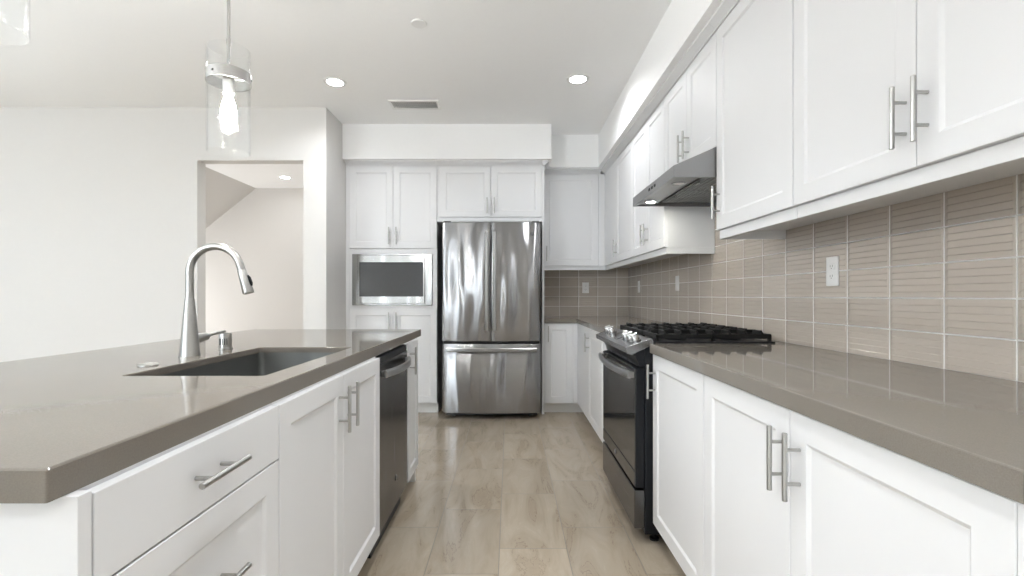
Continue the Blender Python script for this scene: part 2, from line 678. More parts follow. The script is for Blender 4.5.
def window(name, F, u0, u1, v0, v1, mull):
    bm = nbm()
    fw = 0.055
    F.box(bm, u0, u0 + fw, v0, v1, -0.09, -0.03)
    F.box(bm, u1 - fw, u1, v0, v1, -0.09, -0.03)
    F.box(bm, u0 + fw, u1 - fw, v0, v0 + fw, -0.09, -0.03)
    F.box(bm, u0 + fw, u1 - fw, v1 - fw, v1, -0.09, -0.03)
    for u in mull:
        F.box(bm, u - 0.04, u + 0.04, v0 + fw, v1 - fw, -0.085, -0.035)
    w = struct(name, bm, PLASTIC)
    us = [u0 + fw] + [q for u in mull for q in (u - 0.04, u + 0.04)] + [u1 - fw]
    for a, b in zip(us[::2], us[1::2]):
        bm = nbm()
        F.box(bm, a, b, v0 + fw, v1 - fw, -0.063, -0.057)
        struct('pane', bm, PANE, w)
    return w


class RearFace(Face):
    def __call__(self, u, v, d):
        return (u, self.b + d, v)


window('window_1', RearFace('+Y', YR), -6.85, -4.95, 0.1, 2.25, (-5.9,))
window('window_3', RearFace('+Y', YR), -2.5, -2.0, 0.05, 2.60, ())
window('window_2', Face('+X', XL), -3.65, 1.65, 0.1, 2.3, (-1.9, -0.1))

# soffits above the wall cabinets
ZS = 2.416
SX = 0.884
bm = nbm()
box(bm, SX, XR, YR, YB, ZS, ZC)
struct('wall_soffit_right', bm, SOFF)
bm = nbm()
box(bm, -1.572, 0.389, 4.576, YB, ZS, ZC)
struct('wall_soffit_back', bm, SOFF)
bm = nbm()
box(bm, 0.389, SX, 4.880, YB, ZS, ZC)
struct('wall_soffit_corner', bm, SOFF)

# ------------------------------------------------------------------ wall cabinets
UX = 0.985           # carcass front of the right wall cabinets
UZ0, UZ1 = 1.436, 2.373
FU = Face('-X', UX)


def crown_profile(base, sgn):
    # (horizontal, z): cove from the cabinet top out to the soffit
    pr = [(0.0, 2.373), (-0.006, 2.373), (-0.006, 2.381), (-0.040, 2.404), (-0.043, 2.4155), (0.02, 2.4155), (0.02, 2.373)]
    return [(base + sgn * h, z) for h, z in pr]


def wall_cabinet(label, y0, y1, doors, z0=UZ0, handle_side=None, rail=True, end_panels=(), hz=None, filler=None):
    t = thing('wall_cabinet', label, 'cabinet', ((UX + 1.28) / 2, (y0 + y1) / 2, z0 - (0.04 if rail else 0)), 'white wall cabinets along the right wall')
    bm = nbm()
    box(bm, UX, 1.2825, y0 + 0.0005, y1 - 0.0005, z0, 2.373)
    build('carcass', bm, CAB, t, 0)
    bm = nbm()
    prism(bm, crown_profile(UX - 0.018, 1), 'Y', y0 + 0.0005, y1 - 0.0005)
    build('crown_moulding', bm, CAB, t, 0)
    if rail:
        bm = nbm()
        box(bm, UX - 0.004, UX + 0.016, y0 + 0.0005, y1 - 0.0005, 1.395, z0 - 0.0003, 0.0015)
        for ye in end_panels:
            a, b = (y0 + 0.0005, y0 + 0.018) if ye == 0 else (y1 - 0.018, y1 - 0.0005)
            box(bm, UX + 0.0162, 1.2825, a, b, 1.395, z0 - 0.0003, 0.0015)
        build('light_rail', bm, CAB, t, 0)
    if filler:
        bm = nbm()
        box(bm, UX - DT, UX - 0.0005, filler[0], filler[1], z0, 2.372, 0.001)
        build('filler_strip', bm, CAB, t, 0)
    for (a, b, hu) in doors:
        d = shaker('door', t, FU, a + 0.0015, b - 0.0015, z0 + 0.001, UZ1 - 0.003)
        if hu is not None:
            bar_pull(d, FU, hu, hz if hz else z0 + 0.125)
    return t


wall_cabinet('largest white double-door wall cabinet, at the right edge of the view above the longest worktop', 0.650, 1.665,
             [(0.652, 1.160, 1.127), (1.160, 1.664, 1.190)], hz=1.563, end_panels=())
wall_cabinet('white single-door wall cabinet just on the near side of the range hood', 1.666, 2.284,
             [(1.667, 2.283, 2.246)], end_panels=(1,), hz=1.560)
wall_cabinet('short white two-door wall cabinet directly above the range hood', 2.285, 3.054,
             [(2.286, 2.670, 2.632), (2.670, 3.053, 2.708)], z0=1.832, rail=False, hz=1.945)
wall_cabinet('white two-door wall cabinet just beyond the range hood, its side panel facing out', 3.055, 3.855,
             [(3.056, 3.455, 3.417), (3.455, 3.854, 3.493)], end_panels=(0,), hz=1.560)
wall_cabinet('narrow white single-door wall cabinet on the right wall next to the far corner', 3.856, 4.985,
             [(3.857, 4.44, 4.402)], filler=(4.443, 4.968), hz=1.560)

# wall cabinet on the back wall, right of the refrigerator
t = thing('wall_cabinet', 'white single-door wall cabinet on the back wall right of the refrigerator', 'cabinet', (0.65, 5.14, 1.395))
FB = Face('-Y', 4.990)
bm = nbm()
box(bm, 0.331, 1.2825, 4.990, 5.297, UZ0, 2.373)
build('carcass', bm, CAB, t, 0)
bm = nbm()
prism(bm, crown_profile(4.972, 1), 'X', 0.331, 0.9230)
build('crown_moulding', bm, CAB, t, 0)
bm = nbm()
box(bm, 0.331, 0.979, 4.986, 5.006, 1.395, UZ0 - 0.0003, 0.0015)
build('light_rail', bm, CAB, t, 0)
bm = nbm()
FB.box(bm, 0.902, 0.9845, UZ0, 2.372, 0.0005, DT, 0.001)
build('filler_strip', bm, CAB, t, 0)
d = shaker('door', t, FB, 0.338, 0.900, UZ0 + 0.001, UZ1 - 0.003)
bar_pull(d, FB, 0.372, 1.560)

# ------------------------------------------------------------------ tall cabinet, microwave, cabinet over the refrigerator
FT = Face('-Y', 4.680)
t = thing('tall_cabinet', 'tall white cabinet left of the refrigerator, with a microwave built into its middle', 'cabinet', (-1.14, 5.0, 0))
bm = nbm()
box(bm, -1.569, -0.697, 4.680, 5.300, 0.105, 1.035)
box(bm, -1.569, -0.697, 4.680, 5.300, 1.537, 2.373)
box(bm, -1.569, -1.512, 4.680, 5.300, 1.035, 1.537)
box(bm, -0.739, -0.697, 4.680, 5.300, 1.035, 1.537)
box(bm, -1.512, -0.739, 5.280, 5.300, 1.035, 1.537)
build('carcass', bm, CAB, t, 0)
bm = nbm()
FT.box(bm, -1.569, -1.539, 0.105, 2.373, 0.0005, 0.012)
FT.box(bm, -1.537, -1.510, 1.010, 1.581, 0.0005, 0.012)
FT.box(bm, -0.741, -0.698, 1.010, 1.581, 0.0005, 0.012)
FT.box(bm, -1.510, -0.741, 1.010, 1.040, 0.0005, 0.012)
FT.box(bm, -1.510, -0.741, 1.533, 1.581, 0.0005, 0.012)
build('face_frame', bm, CAB, t, 0)
bm = nbm()
box(bm, -1.569, -0.697, 4.740, 5.298, 0.0, 0.1045)
build('toe_kick', bm, TOE, t, 0)
bm = nbm()
prism(bm, crown_profile(4.664, 1), 'X', -1.569, -0.6975)
build('crown_moulding', bm, CAB, t, 0)
for a, b, hu in ((-1.535, -1.1185, -1.152), (-1.1155, -0.699, -1.082)):
    d = shaker('door', t, FT, a, b, 1.585, 2.370)
    bar_pull(d, FT, hu, 1.703, L=0.165)
    d = shaker('door', t, FT, a, b, 0.108, 1.006)
    bar_pull(d, FT, hu, 0.893, L=0.165)

t = thing('microwave_oven', 'stainless built-in microwave in the tall white cabinet left of the refrigerator', 'microwave', (-1.125, 4.9, 1.041))
bm = nbm()
box(bm, -1.470, -0.780, 4.672, 5.15, 1.075, 1.500, 0.003)
build('body', bm, DGREY, t, 0)
FM = Face('-Y', 4.667)
bm = nbm()
a0, a1, b0, b1 = -1.506, -0.745, 1.042, 1.530
for u0, u1, v0, v1 in ((a0, -1.4525, b0, b1), (-0.8095, a1, b0, b1), (-1.4525, -0.8095, b0, b0 + 0.012), (-1.4525, -0.8095, b1 - 0.012, b1)):
    FM.box(bm, u0, u1, v0, v1, 0.0, 0.012, 0.001)
build('trim_kit', bm, STEELM, t, 0)
bm = nbm()
u0, u1, v0, v1 = -1.450, -0.812, b0 + 0.0135, b1 - 0.0135
w0, w1, z0, z1 = -1.434, -0.824, 1.125, 1.452
loft(bm, [rect(FM, w0, w1, z0, z1, 0.002), rect(FM, u0, u1, v0, v1, 0.002), rect(FM, u0, u1, v0, v1, 0.020), rect(FM, u0 + 0.003, u1 - 0.003, v0 + 0.003, v1 - 0.003, 0.023),
          rect(FM, w0, w1, z0, z1, 0.023), rect(FM, w0 + 0.003, w1 - 0.003, z0 + 0.003, z1 - 0.003, 0.016)], False, False)
dr = build('door', bm, STEELM, t, 0)
bm = nbm()
FM.box(bm, w0 - 0.001, w1 + 0.001, z0 - 0.001, z1 + 0.001, 0.003, 0.015)
build('window', bm, MGLASS, dr, 0)

t = thing('fridge_cabinet', 'white two-door cabinet directly above the refrigerator, with a full-height side panel', 'cabinet', (-0.18, 5.0, 0))
bm = nbm()
box(bm, -0.6955, 0.305, 4.680, 5.300, 1.842, 2.373)
build('carcass', bm, CAB, t, 0)
bm = nbm()
FT.box(bm, -0.6955, 0.305, 1.842, 1.882, 0.0005, 0.012)
FT.box(bm, -0.6955, -0.672, 1.8825, 2.373, 0.0005, 0.012)
build('face_frame', bm, CAB, t, 0)
bm = nbm()
box(bm, 0.3055, 0.3285, 4.664, 5.300, 0.0, 2.373)
build('side_panel', bm, CAB, t, 0)
bm = nbm()
prism(bm, crown_profile(4.664, 1), 'X', -0.6955, 0.3285)
prism(bm, [(0.3290 - (h - 0.3285), z) for h, z in crown_profile(0.3285, 1)], 'Y', 4.62, 4.879)
build('crown_moulding', bm, CAB, t, 0)
for a, b, hu in ((-0.670, -0.1845, -0.217), (-0.1815, 0.304, -0.150)):
    d = shaker('door', t, FT, a, b, 1.885, 2.370)
    bar_pull(d, FT, hu, 1.990)

# ------------------------------------------------------------------ refrigerator
t = thing('refrigerator', 'stainless French-door refrigerator with bottom freezer drawer between white cabinets', 'refrigerator', (-0.172, 4.9, 0))
bm = nbm()
box(bm, -0.620, 0.276, 4.535, 5.26, 0.055, 1.790, 0.004)
build('body', bm, DGREY, t, 0)
bm = nbm()
box(bm, -0.600, 0.256, 4.585, 4.70, 0.012, 0.0545)
build('base_grille', bm, DGREY, t, 0)
for fx in (-0.53, 0.19):
    bm = nbm()
    lathe(bm, [(0.020, 0.0), (0.020, 0.008), (0.012, 0.0118)], (fx, 4.62, 0.0), n=16)
    build('foot', bm, DGREY, t)


def fridge_front(name, x0, x1, z0, z1, seglo, seghi, bulge=0.030):
    """front panel, bowed across the whole appliance width"""
    cx, hw = -0.172, 0.456
    pts = []
    n = 28
    er = 0.012
    for i in range(n + 1):
        x = x0 + (x1 - x0) * i / n
        s = (x - cx) / hw
        y = 4.468 - bulge * (1 - s * s)
        # roll the outer edges back
        for edge, on in ((x - x0, seglo), (x1 - x, seghi)):
            rr = 0.030 if on else 0.006
            if edge < rr:
                y += rr * (1 - math.sqrt(max(0.0, 1 - (1 - edge / rr) ** 2)))
        pts.append((x, y))
    # denser sampling near the edges
    poly = pts + [(x1, 4.532), (x0, 4.532)]
    bm = nbm()
    loops = []
    for z, ins in ((z0, 0.006), (z0 + 0.002, 0.002), (z0 + 0.006, 0.0), (z1 - 0.006, 0.0), (z1 - 0.002, 0.002), (z1, 0.006)):
        loops.append([(x, min(y + ins, 4.532), z) for x, y in poly])
    loft(bm, loops)
    return build(name, bm, STEEL, t, 40)


def bow_handle(parent, F, u0, v0, u1, v1, w, th, stand, bow, mat, ends=0.02):
    """flat bar, slightly bowed outwards, with two end mounts"""
    bm = nbm()
    n = 14
    loops = []
    vert = abs(v1 - v0) > abs(u1 - u0)
    for i in range(n + 1):
        s = i / n
        u = u0 + (u1 - u0) * s
        v = v0 + (v1 - v0) * s
        d = stand + bow * (1 - (2 * s - 1) ** 2)
        lp = []
        for a, b in ((-1, -0.6), (-0.7, -1), (0.7, -1), (1, -0.6), (1, 0.4), (0.6, 1), (-0.6, 1), (-1, 0.4)):
            q = a * w / 2
            dd = d + b * th / 2
            lp.append(F(u + (q if vert else 0), v + (0 if vert else q), dd))
        loops.append(lp)
    loft(bm, loops)
    for s in (0, 1):
        sg = 1 if s == 0 else -1
        if vert:
            va, vb = sorted((v0 + (v1 - v0) * s, v0 + (v1 - v0) * s + sg * ends))
            F.box(bm, u0 - w * 0.4, u0 + w * 0.4, va, vb, 0.0, stand, 0.002)
        else:
            ua, ub = sorted((u0 + (u1 - u0) * s, u0 + (u1 - u0) * s + sg * ends))
            F.box(bm, ua, ub, v0 - w * 0.4, v0 + w * 0.4, 0.0, stand, 0.002)
    return build('handle', bm, mat, parent, 35)


dl = fridge_front('door', -0.626, -0.1765, 0.716, 1.803, True, False)
dR = fridge_front('door', -0.1675, 0.282, 0.716, 1.803, False, True)
dd = fridge_front('freezer_drawer', -0.626, 0.282, 0.060, 0.694, True, True)
FF = Face('-Y', 4.442)
bow_handle(dl, FF, -0.212, 0.815, -0.212, 1.712, 0.030, 0.018, 0.045, 0.008, STEELH)
bow_handle(dR, FF, -0.140, 0.815, -0.140, 1.712, 0.030, 0.018, 0.045, 0.008, STEELH)
bow_handle(dd, Face('-Y', 4.462), -0.580, 0.642, 0.242, 0.642, 0.036, 0.018, 0.045, 0.030, STEELH, 0.03)
bm = nbm()
lathe(bm, [(0.013, 0.0), (0.013, -0.002), (0.011, -0.0035)], (0.200, 4.4575, 1.695), 'Y', 24)
build('badge', bm, BADGE, dR, label='small round grey emblem')
for hx in (-0.58, 0.235):
    bm = nbm()
    box(bm, hx - 0.035, hx + 0.035, 4.50, 4.60, 1.8035, 1.822, 0.004)
    build('hinge_cover', bm, DGREY, t, 0)

# ------------------------------------------------------------------ base cabinets, right run
BX = 0.665
FBR = Face('-X', BX)
BZ0, BZ1 = 0.105, 0.872


def base_cabinet(label, y0, y1, doors, filler=None, end_panel=None, toe=None):
    t = thing('base_cabinet', label, 'cabinet', ((BX + 1.28) / 2, (y0 + y1) / 2, 0), 'white base cabinets along the right wall')
    bm = nbm()
    box(bm, BX, 1.288, y0 + 0.0005, y1 - 0.0005, BZ0, BZ1)
    build('carcass', bm, CAB, t, 0)
    bm = nbm()
    box(bm, BX + 0.055, 1.28, y0 + 0.0005, y1 - 0.0005, 0.0, BZ0 - 0.0005)
    build('toe_kick', bm, TOE, t, 0)
    for fy0, fy1 in (filler or ()):
        bm = nbm()
        box(bm, BX - DT, BX - 0.0005, fy0, fy1, BZ0, BZ1 - 0.003, 0.001)
        build('filler_strip', bm, CAB, t, 0)
    for (a, b, hu) in doors:
        d = shaker('door', t, FBR, a + 0.0015, b - 0.0015, BZ0, BZ1 - 0.004)
        if hu is not None:
            bar_pull(d, FBR, hu, 0.749)
    return t


base_cabinet('white two-door base cabinet at the near end of the right-hand run', 0.612, 1.624,
             [(0.621, 1.125, 1.086), (1.125, 1.623, 1.150)], filler=[(0.6125, 0.6205)])
base_cabinet('white single-door base cabinet on the near side of the black range', 1.625, 2.206,
             [(1.626, 2.205, 2.168)])
base_cabinet('white base cabinet just beyond the range, running into the far right corner', 2.986, 4.677,
             [(2.987, 3.50, 3.03), (3.50, 4.02, 3.982)], filler=[(4.022, 4.657)])

t = thing('base_cabinet', 'narrow white base cabinet on the back wall right of the refrigerator', 'cabinet', (0.7, 5.0, 0))
FBB = Face('-Y', 4.680)
bm = nbm()
box(bm, 0.3295, 1.280, 4.680, 5.300, BZ0, BZ1)
build('carcass', bm, CAB, t, 0)
bm = nbm()
box(bm, 0.3295, 0.719, 4.745, 5.298, 0.0, BZ0 - 0.0005)
build('toe_kick', bm, TOE, t, 0)
bm = nbm()
FBB.box(bm, 0.602, 0.644, BZ0, BZ1 - 0.003, 0.0005, DT, 0.001)
build('filler_strip', bm, CAB, t, 0)
d = shaker('door', t, FBB, 0.333, 0.600, BZ0, BZ1 - 0.004)
bar_pull(d, FBB, 0.365, 0.770)

# worktops
CZ0, CZ1 = 0.873, 0.915


def top_bevel(bm, off=0.003):
    es = [e for e in bm.edges if all(abs(v.co.z - CZ1) < 1e-5 for v in e.verts) and len(e.link_faces) == 2]
    bmesh.ops.bevel(bm, geom=es, offset=off, segments=2, profile=0.5, affect='EDGES')


bm = nbm()
prism(bm, [(0.633, 0.602), (1.2835, 0.602), (1.2835, 2.9800), (1.210, 2.9800), (1.210, 2.2110), (0.633, 2.2110)], 'Z', CZ0, CZ1)
top_bevel(bm)
tag(build('worktop', bm, COUNT, None, 0), 'long greige quartz worktop on the right, between the range and the near end', 'countertop', 'greige quartz worktops')
bm = nbm()
prism(bm, [(0.633, 2.981), (1.2835, 2.981), (1.2835, 5.2995), (0.330, 5.2995), (0.330, 4.645), (0.633, 4.645)], 'Z', CZ0, CZ1)
top_bevel(bm)
tag(build('worktop', bm, COUNT, None, 0), 'L-shaped greige quartz worktop in the far right corner, beyond the range', 'countertop', 'greige quartz worktops')

# ------------------------------------------------------------------ gas range
RY0, RY1 = 2.217, 2.975
t = thing('gas_range', 'slide-in stainless and black gas range between the right-hand base cabinets', 'range', (0.94, (RY0 + RY1) / 2, 0))
bm = nbm()
box(bm, 0.613, 1.205, RY0, RY1, 0.045, 0.905, 0.003)
build('body', bm, BLACK, t, 0)
for fx in (0.67, 1.15):
    for fy in (RY0 + 0.05, RY1 - 0.05):
        bm = nbm()
        lathe(bm, [(0.022, 0), (0.022, 0.010), (0.012, 0.014), (0.012, 0.0448)], (fx, fy, 0), n=14)
        build('foot', bm, BLACKM, t)
# storage drawer, oven door
FRG = Face('-X', 0.612)
bm = nbm()
FRG.box(bm, RY0 + 0.002, RY1 - 0.002, 0.072, 0.246, 0.0, 0.046, 0.004)
build('storage_drawer', bm, DRAWS, t, 0)
bm = nbm()
FRG.box(bm, RY0 + 0.002, RY1 - 0.002, 0.256, 0.800, 0.0, 0.040, 0.004)
door = build('oven_door', bm, BLACK, t, 0)
bm = nbm()
FRG.box(bm, RY0 + 0.004, RY1 - 0.004, 0.262, 0.330, 0.0402, 0.0455, 0.002)
build('lower_trim', bm, DRAWS, door, 0)
bm = nbm()
FRG.box(bm, RY0 + 0.004, RY1 - 0.004, 0.334, 0.796, 0.0402, 0.0445, 0.0015)
build('window', bm, BGLASS, door, 0)
bow_handle(door, Face('-X', 0.5675), RY0 + 0.012, 0.770, RY1 - 0.012, 0.770, 0.034, 0.016, 0.022, 0.028, STEELH, 0.030)
bm = nbm()
lathe(bm, [(0.013, 0.0), (0.013, -0.002), (0.010, -0.003)], (0.5665, 2.62, 0.296), 'X', 20)
build('badge', bm, BADGE, door, label='small round grey emblem')
# vent strip under the console
bm = nbm()
prism(bm, [(0.6125, 0.806), (0.6125, 0.903), (0.600, 0.903), (0.568, 0.858), (0.583, 0.830), (0.589, 0.806)], 'Y', RY0 + 0.004, RY1 - 0.004)
vs = build('vent_trim', bm, BLACK, t, 0)
for k in range(7):
    y = RY0 + 0.20 + k * 0.055
    bm = nbm()
    box(bm, 0.5815, 0.5885, y, y + 0.035, 0.812, 0.818)
    build('louvre', bm, RANGES, vs, 0)
# sloping control console
bm = nbm()
prism(bm, [(0.524, 0.897), (0.527, 0.872), (0.551, 0.862), (0.636, 0.902), (0.650, 0.912), (0.650, 0.932), (0.642, 0.937)], 'Y', RY0 - 0.003, RY1 + 0.003, 0.002)
con = build('control_console', bm, RANGES, t, 0)
sl = math.atan2(0.937 - 0.897, 0.642 - 0.524)
nx, nz = -math.sin(sl), math.cos(sl)


def on_console(s):
    return Vector((0.524 + s * math.cos(sl), 0, 0.897 + s * math.sin(sl)))


bm = nbm()
p0, p1 = on_console(0.030), on_console(0.105)
prism(bm, [(p0.x, p0.z), (p1.x, p1.z), (p1.x + nx * 0.002, p1.z + nz * 0.002), (p0.x + nx * 0.002, p0.z + nz * 0.002)], 'Y', 2.525, 2.715)
build('display', bm, BGLASS, t, 0)
for ky in (2.275, 2.365, 2.455, 2.795, 2.885):
    b0 = on_console(0.066)
    a = Vector((b0.x, ky, b0.z))
    nv = Vector((nx, 0, nz))
    bm = nbm()
    tube(bm, [a, a + nv * 0.006, a + nv * 0.007, a + nv * 0.028, a + nv * 0.031], [0.025, 0.025, 0.020, 0.0185, 0.016], 22)
    kn = build('knob', bm, CHROME, t, 40)
    bm = nbm()
    c = a + nv * 0.033
    along = Vector((math.cos(sl), 0, math.sin(sl)))
    tube(bm, [c - along * 0.016, c + along * 0.016], 0.004, 8)
    build('grip', bm, CHROME, kn, 40)
# cooktop
bm = nbm()
box(bm, 0.651, 1.205, RY0 - 0.002, RY1 + 0.002, 0.9055, 0.9220, 0.003)
build('cooktop', bm, BLACK, t, 0)
gx0, gx1 = 0.668, 1.195
burn = [(0.80, 2.36), (1.06, 2.36), (0.93, 2.595), (0.80, 2.83), (1.06, 2.83)]
for bx, by in burn:
    bm = nbm()
    lathe(bm, [(0.052, 0.0), (0.052, 0.010), (0.040, 0.014), (0.040, 0.020), (0.034, 0.024)], (bx, by, 0.9222), n=24)
    build('burner', bm, BLACKM, t)
ys = [RY0 + 0.012, RY0 + 0.012 + 0.2455, RY0 + 0.012 + 0.4865, RY1 - 0.012]
for k in range(3):
    y0, y1 = ys[k] + 0.002, ys[k + 1] - 0.002
    bm = nbm()
    zt, zb = 0.968, 0.950
    w = 0.012
    # outer frame
    box(bm, gx0, gx1, y0, y0 + w, zb - 0.016, zt - 0.012, 0.002)
    box(bm, gx0, gx1, y1 - w, y1, zb - 0.016, zt - 0.012, 0.002)
    box(bm, gx0, gx0 + w, y0 + w, y1 - w, zb - 0.016, zt - 0.012, 0.002)
    box(bm, gx1 - w, gx1, y0 + w, y1 - w, zb - 0.016, zt - 0.012, 0.002)
    # fingers reaching in from both sides, sloped ends
    nf = 7
    for i in range(nf):
        x = gx0 + 0.040 + (gx1 - gx0 - 0.080) * i / (nf - 1)
        ln = (y1 - y0) * 0.36
        for sgn, ya in ((1, y0), (-1, y1)):
            prism(bm, [(ya, zt - 0.020), (ya, zt - 0.010), (ya + sgn * 0.014, zt + 0.003), (ya + sgn * ln, zt + 0.003), (ya + sgn * ln, zt - 0.012), (ya + sgn * (ln - 0.02), zt - 0.016)], 'X', x - 0.005, x + 0.005, 0.0012, 1)
    ymid = (y0 + y1) / 2
    box(bm, gx0 + w, gx1 - w, ymid - 0.005, ymid + 0.005, zt - 0.014, zt + 0.001, 0.0015)
    # feet
    for fx in (gx0 + 0.006, (gx0 + gx1) / 2, gx1 - 0.006):
        for fy in (y0 + 0.006, y1 - 0.006):
            box(bm, fx - 0.007, fx + 0.007, fy - 0.006, fy + 0.006, 0.9222, zb)
    build('grate', bm, BLACKM, t, 0)

# ------------------------------------------------------------------ range hood
t = thing('range_hood', 'grey stainless under-cabinet range hood above the gas range', 'range hood', (1.0, 2.67, 1.688))
HY0, HY1 = 2.290, 3.048
bm = nbm()
prism(bm, [(0.767, 1.7175), (0.767, 1.742), (0.963, 1.828), (1.279, 1.828), (1.279, 1.7175)], 'Y', HY0, HY1)
lipw = 0.022
for x0, x1, y0, y1 in ((0.767, 0.767 + lipw, HY0, HY1), (1.279 - lipw, 1.279, HY0, HY1),
                       (0.767 + lipw, 1.279 - lipw, HY0, HY0 + lipw), (0.767 + lipw, 1.279 - lipw, HY1 - lipw, HY1)):
    box(bm, x0, x1, y0, y1, 1.688, 1.7175)
build('canopy', bm, HOODS, t, 0)
bm = nbm()
prism(bm, [(0.791, 1.692), (0.885, 1.692), (0.930, 1.713), (0.930, 1.7170), (0.791, 1.7170)], 'Y', HY0 + 0.024, HY1 - 0.024)
lp = build('lamp_panel', bm, HOODU, t, 0)
for y0, y1 in ((HY0 + 0.03, 2.640), (2.648, HY1 - 0.03)):
    bm = nbm()
    box(bm, 0.937, 1.240, y0, y1, 1.706, 1.7165, 0.002)
    for k in range(12):
        x = 0.950 + k * 0.0235
        box(bm, x, x + 0.012, y0 + 0.012, y1 - 0.012, 1.7025, 1.7065)
    fl = build('grease_filter', bm, HOODU, t, 0)
    bm = nbm()
    box(bm, 0.945, 0.960, (y0 + y1) / 2 - 0.035, (y0 + y1) / 2 + 0.035, 1.696, 1.7022, 0.002)
    build('pull_tab', bm, HOODS, fl, 0)
for ly in (HY0 + 0.14, HY1 - 0.14):
    bm = nbm()
    ring(bm, 0.034, 0.026, (0.840, ly, 0), 1.6885, 1.6925, 28)
    lt = build('lamp_ring', bm, CHROME, t, 40)
    bm = nbm()
    lathe(bm, [(0.0258, 0), (0.0258, 0.0015)], (0.840, ly, 1.6900), n=24)
    build('lamp_lens', bm, HOODL if ly > 2.6 else PLASTIC, lt)
for k in range(3):
    y = 2.585 + k * 0.05
    bm = nbm()
    box(bm, 0.764, 0.7675, y - 0.012, y + 0.012, 1.708, 1.722, 0.001)
    build('button', bm, BLACK, t, 0)

# ------------------------------------------------------------------ island
IXF = -0.578         # carcass front; doors stand 20 mm proud
FI = Face('+X', IXF)
IXB = -1.150


def island_unit(name, label, y0, y1, hollow=False):
    t = thing(name, label, 'cabinet', ((IXF + IXB) / 2, (y0 + y1) / 2, 0), 'white island base cabinets')
    bm = nbm()
    if hollow:
        box(bm, IXB, IXF, y0 + 0.0005, y0 + 0.018, BZ0, BZ1 - 0.001)
        box(bm, IXB, IXF, y1 - 0.018, y1 - 0.0005, BZ0, BZ1 - 0.001)
        box(bm, IXB, IXF, y0 + 0.018, y1 - 0.018, BZ0, BZ0 + 0.018)
        box(bm, IXB, IXB + 0.012, y0 + 0.018, y1 - 0.018, BZ0 + 0.018, BZ1 - 0.001)
        box(bm, IXF - 0.018, IXF, y0 + 0.018, y1 - 0.018, BZ1 - 0.04, BZ1 - 0.001)
    else:
        box(bm, IXB, IXF, y0 + 0.0005, y1 - 0.0005, BZ0, BZ1 - 0.001)
    build('carcass', bm, CAB, t, 0)
    bm = nbm()
    box(bm, IXB, IXF - 0.055, y0 + 0.0005, y1 - 0.0005, 0.0, BZ0 - 0.0005)
    build('toe_kick', bm, TOE, t, 0)
    return t


t = island_unit('drawer_cabinet', 'white three-drawer cabinet at the near end of the island', 0.652, 1.180)
bm = nbm()
box(bm, IXB, IXF + DT, 0.630, 0.6515, 0.0, BZ1 - 0.001, 0.001)
build('end_panel', bm, CAB, t, 0)
d = slab('drawer', t, FI, 0.655, 1.178, 0.738, 0.866)
bar_pull(d, FI, 0.905, 0.806, vertical=False)
d = shaker('drawer', t, FI, 0.655, 1.178, 0.428, 0.734)
bar_pull(d, FI, 0.905, 0.590, vertical=False)
d = shaker('drawer', t, FI, 0.655, 1.178, BZ0, 0.424)
bar_pull(d, FI, 0.905, 0.290, vertical=False)

t = island_unit('sink_cabinet', 'white two-door cabinet in the island below the sink', 1.181, 2.093, hollow=True)
for a, b, hu in ((1.183, 1.6355, 1.595), (1.6385, 2.091, 1.680)):
    d = shaker('door', t, FI, a, b, BZ0, 0.866)
    bar_pull(d, FI, hu, 0.760)

t = island_unit('narrow_cabinet', 'narrow white single-door cabinet at the far end of the island past the dishwasher', 2.678, 2.965)
bm = nbm()
box(bm, IXB, IXF, 2.9655, 2.985, 0.0, BZ1 - 0.001, 0.001)
build('end_panel', bm, CAB, t, 0)
d = shaker('door', t, FI, 2.680, 2.965, BZ0, 0.866, fr=0.055)
bar_pull(d, FI, 2.714, 0.770)

bm = nbm()
box(bm, -1.172, -1.1515, 0.630, 2.985, 0.0, BZ1 - 0.001, 0.001)
tag(build('island_back_panel', bm, CAB, None, 0), 'white back panel of the island, under the seating overhang', 'panel')

# dishwasher
t = thing('dishwasher', 'dark slate-grey dishwasher with a bowed bar handle, built into the island', 'dishwasher', (-0.85, 2.39, 0))
DY0, DY1 = 2.098, 2.674
bm = nbm()
box(bm, -1.140, -0.600, DY0 + 0.002, DY1 - 0.002, 0.015, 0.862)
build('body', bm, DGREY, t, 0)
bm = nbm()
box(bm, -0.5995, -0.562, DY0 + 0.001, DY1 - 0.001, 0.100, 0.835, 0.004)
dw = build('door', bm, DWS, t, 0)
bm = nbm()
box(bm, -0.5995, -0.566, DY0 + 0.001, DY1 - 0.001, 0.8355, 0.862, 0.003)
build('control_strip', bm, BLACK, t, 0)
bm = nbm()
box(bm, -0.650, -0.6005, DY0 + 0.003, DY1 - 0.003, 0.0, 0.095)
build('toe_panel', bm, BLACK, t, 0)
bow_handle(dw, Face('+X', -0.562), DY0 + 0.035, 0.788, DY1 - 0.035, 0.788, 0.034, 0.018, 0.016, 0.036, STEELH, 0.024)
bm = nbm()
lathe(bm, [(0.014, 0.0), (0.014, 0.002), (0.011, 0.003)], (-0.562, 2.405, 0.235), 'X', 20)
build('badge', bm, BADGE, dw, label='small round grey emblem')

# island worktop with the sink cut-out
ix0, ix1, iy0, iy1 = -1.654, -0.576, 0.607, 3.160
sx0, sx1, sy0, sy1 = -1.048, -0.664, 1.316, 2.048
bm = nbm()
c_ = 0.0025
zs_ = 0.893          # the slab is 22 mm; its outer edge is mitred down to look thicker
lo = CZ0 - 0.001


def oring(g, z):
    return rrect(ix0 + g, ix1 - g, iy0 + g, iy1 - g, 0.003, z, 5)


def iring(g, z):
    return rrect(sx0 + g, sx1 - g, sy0 + g, sy1 - g, 0.012, z, 5)


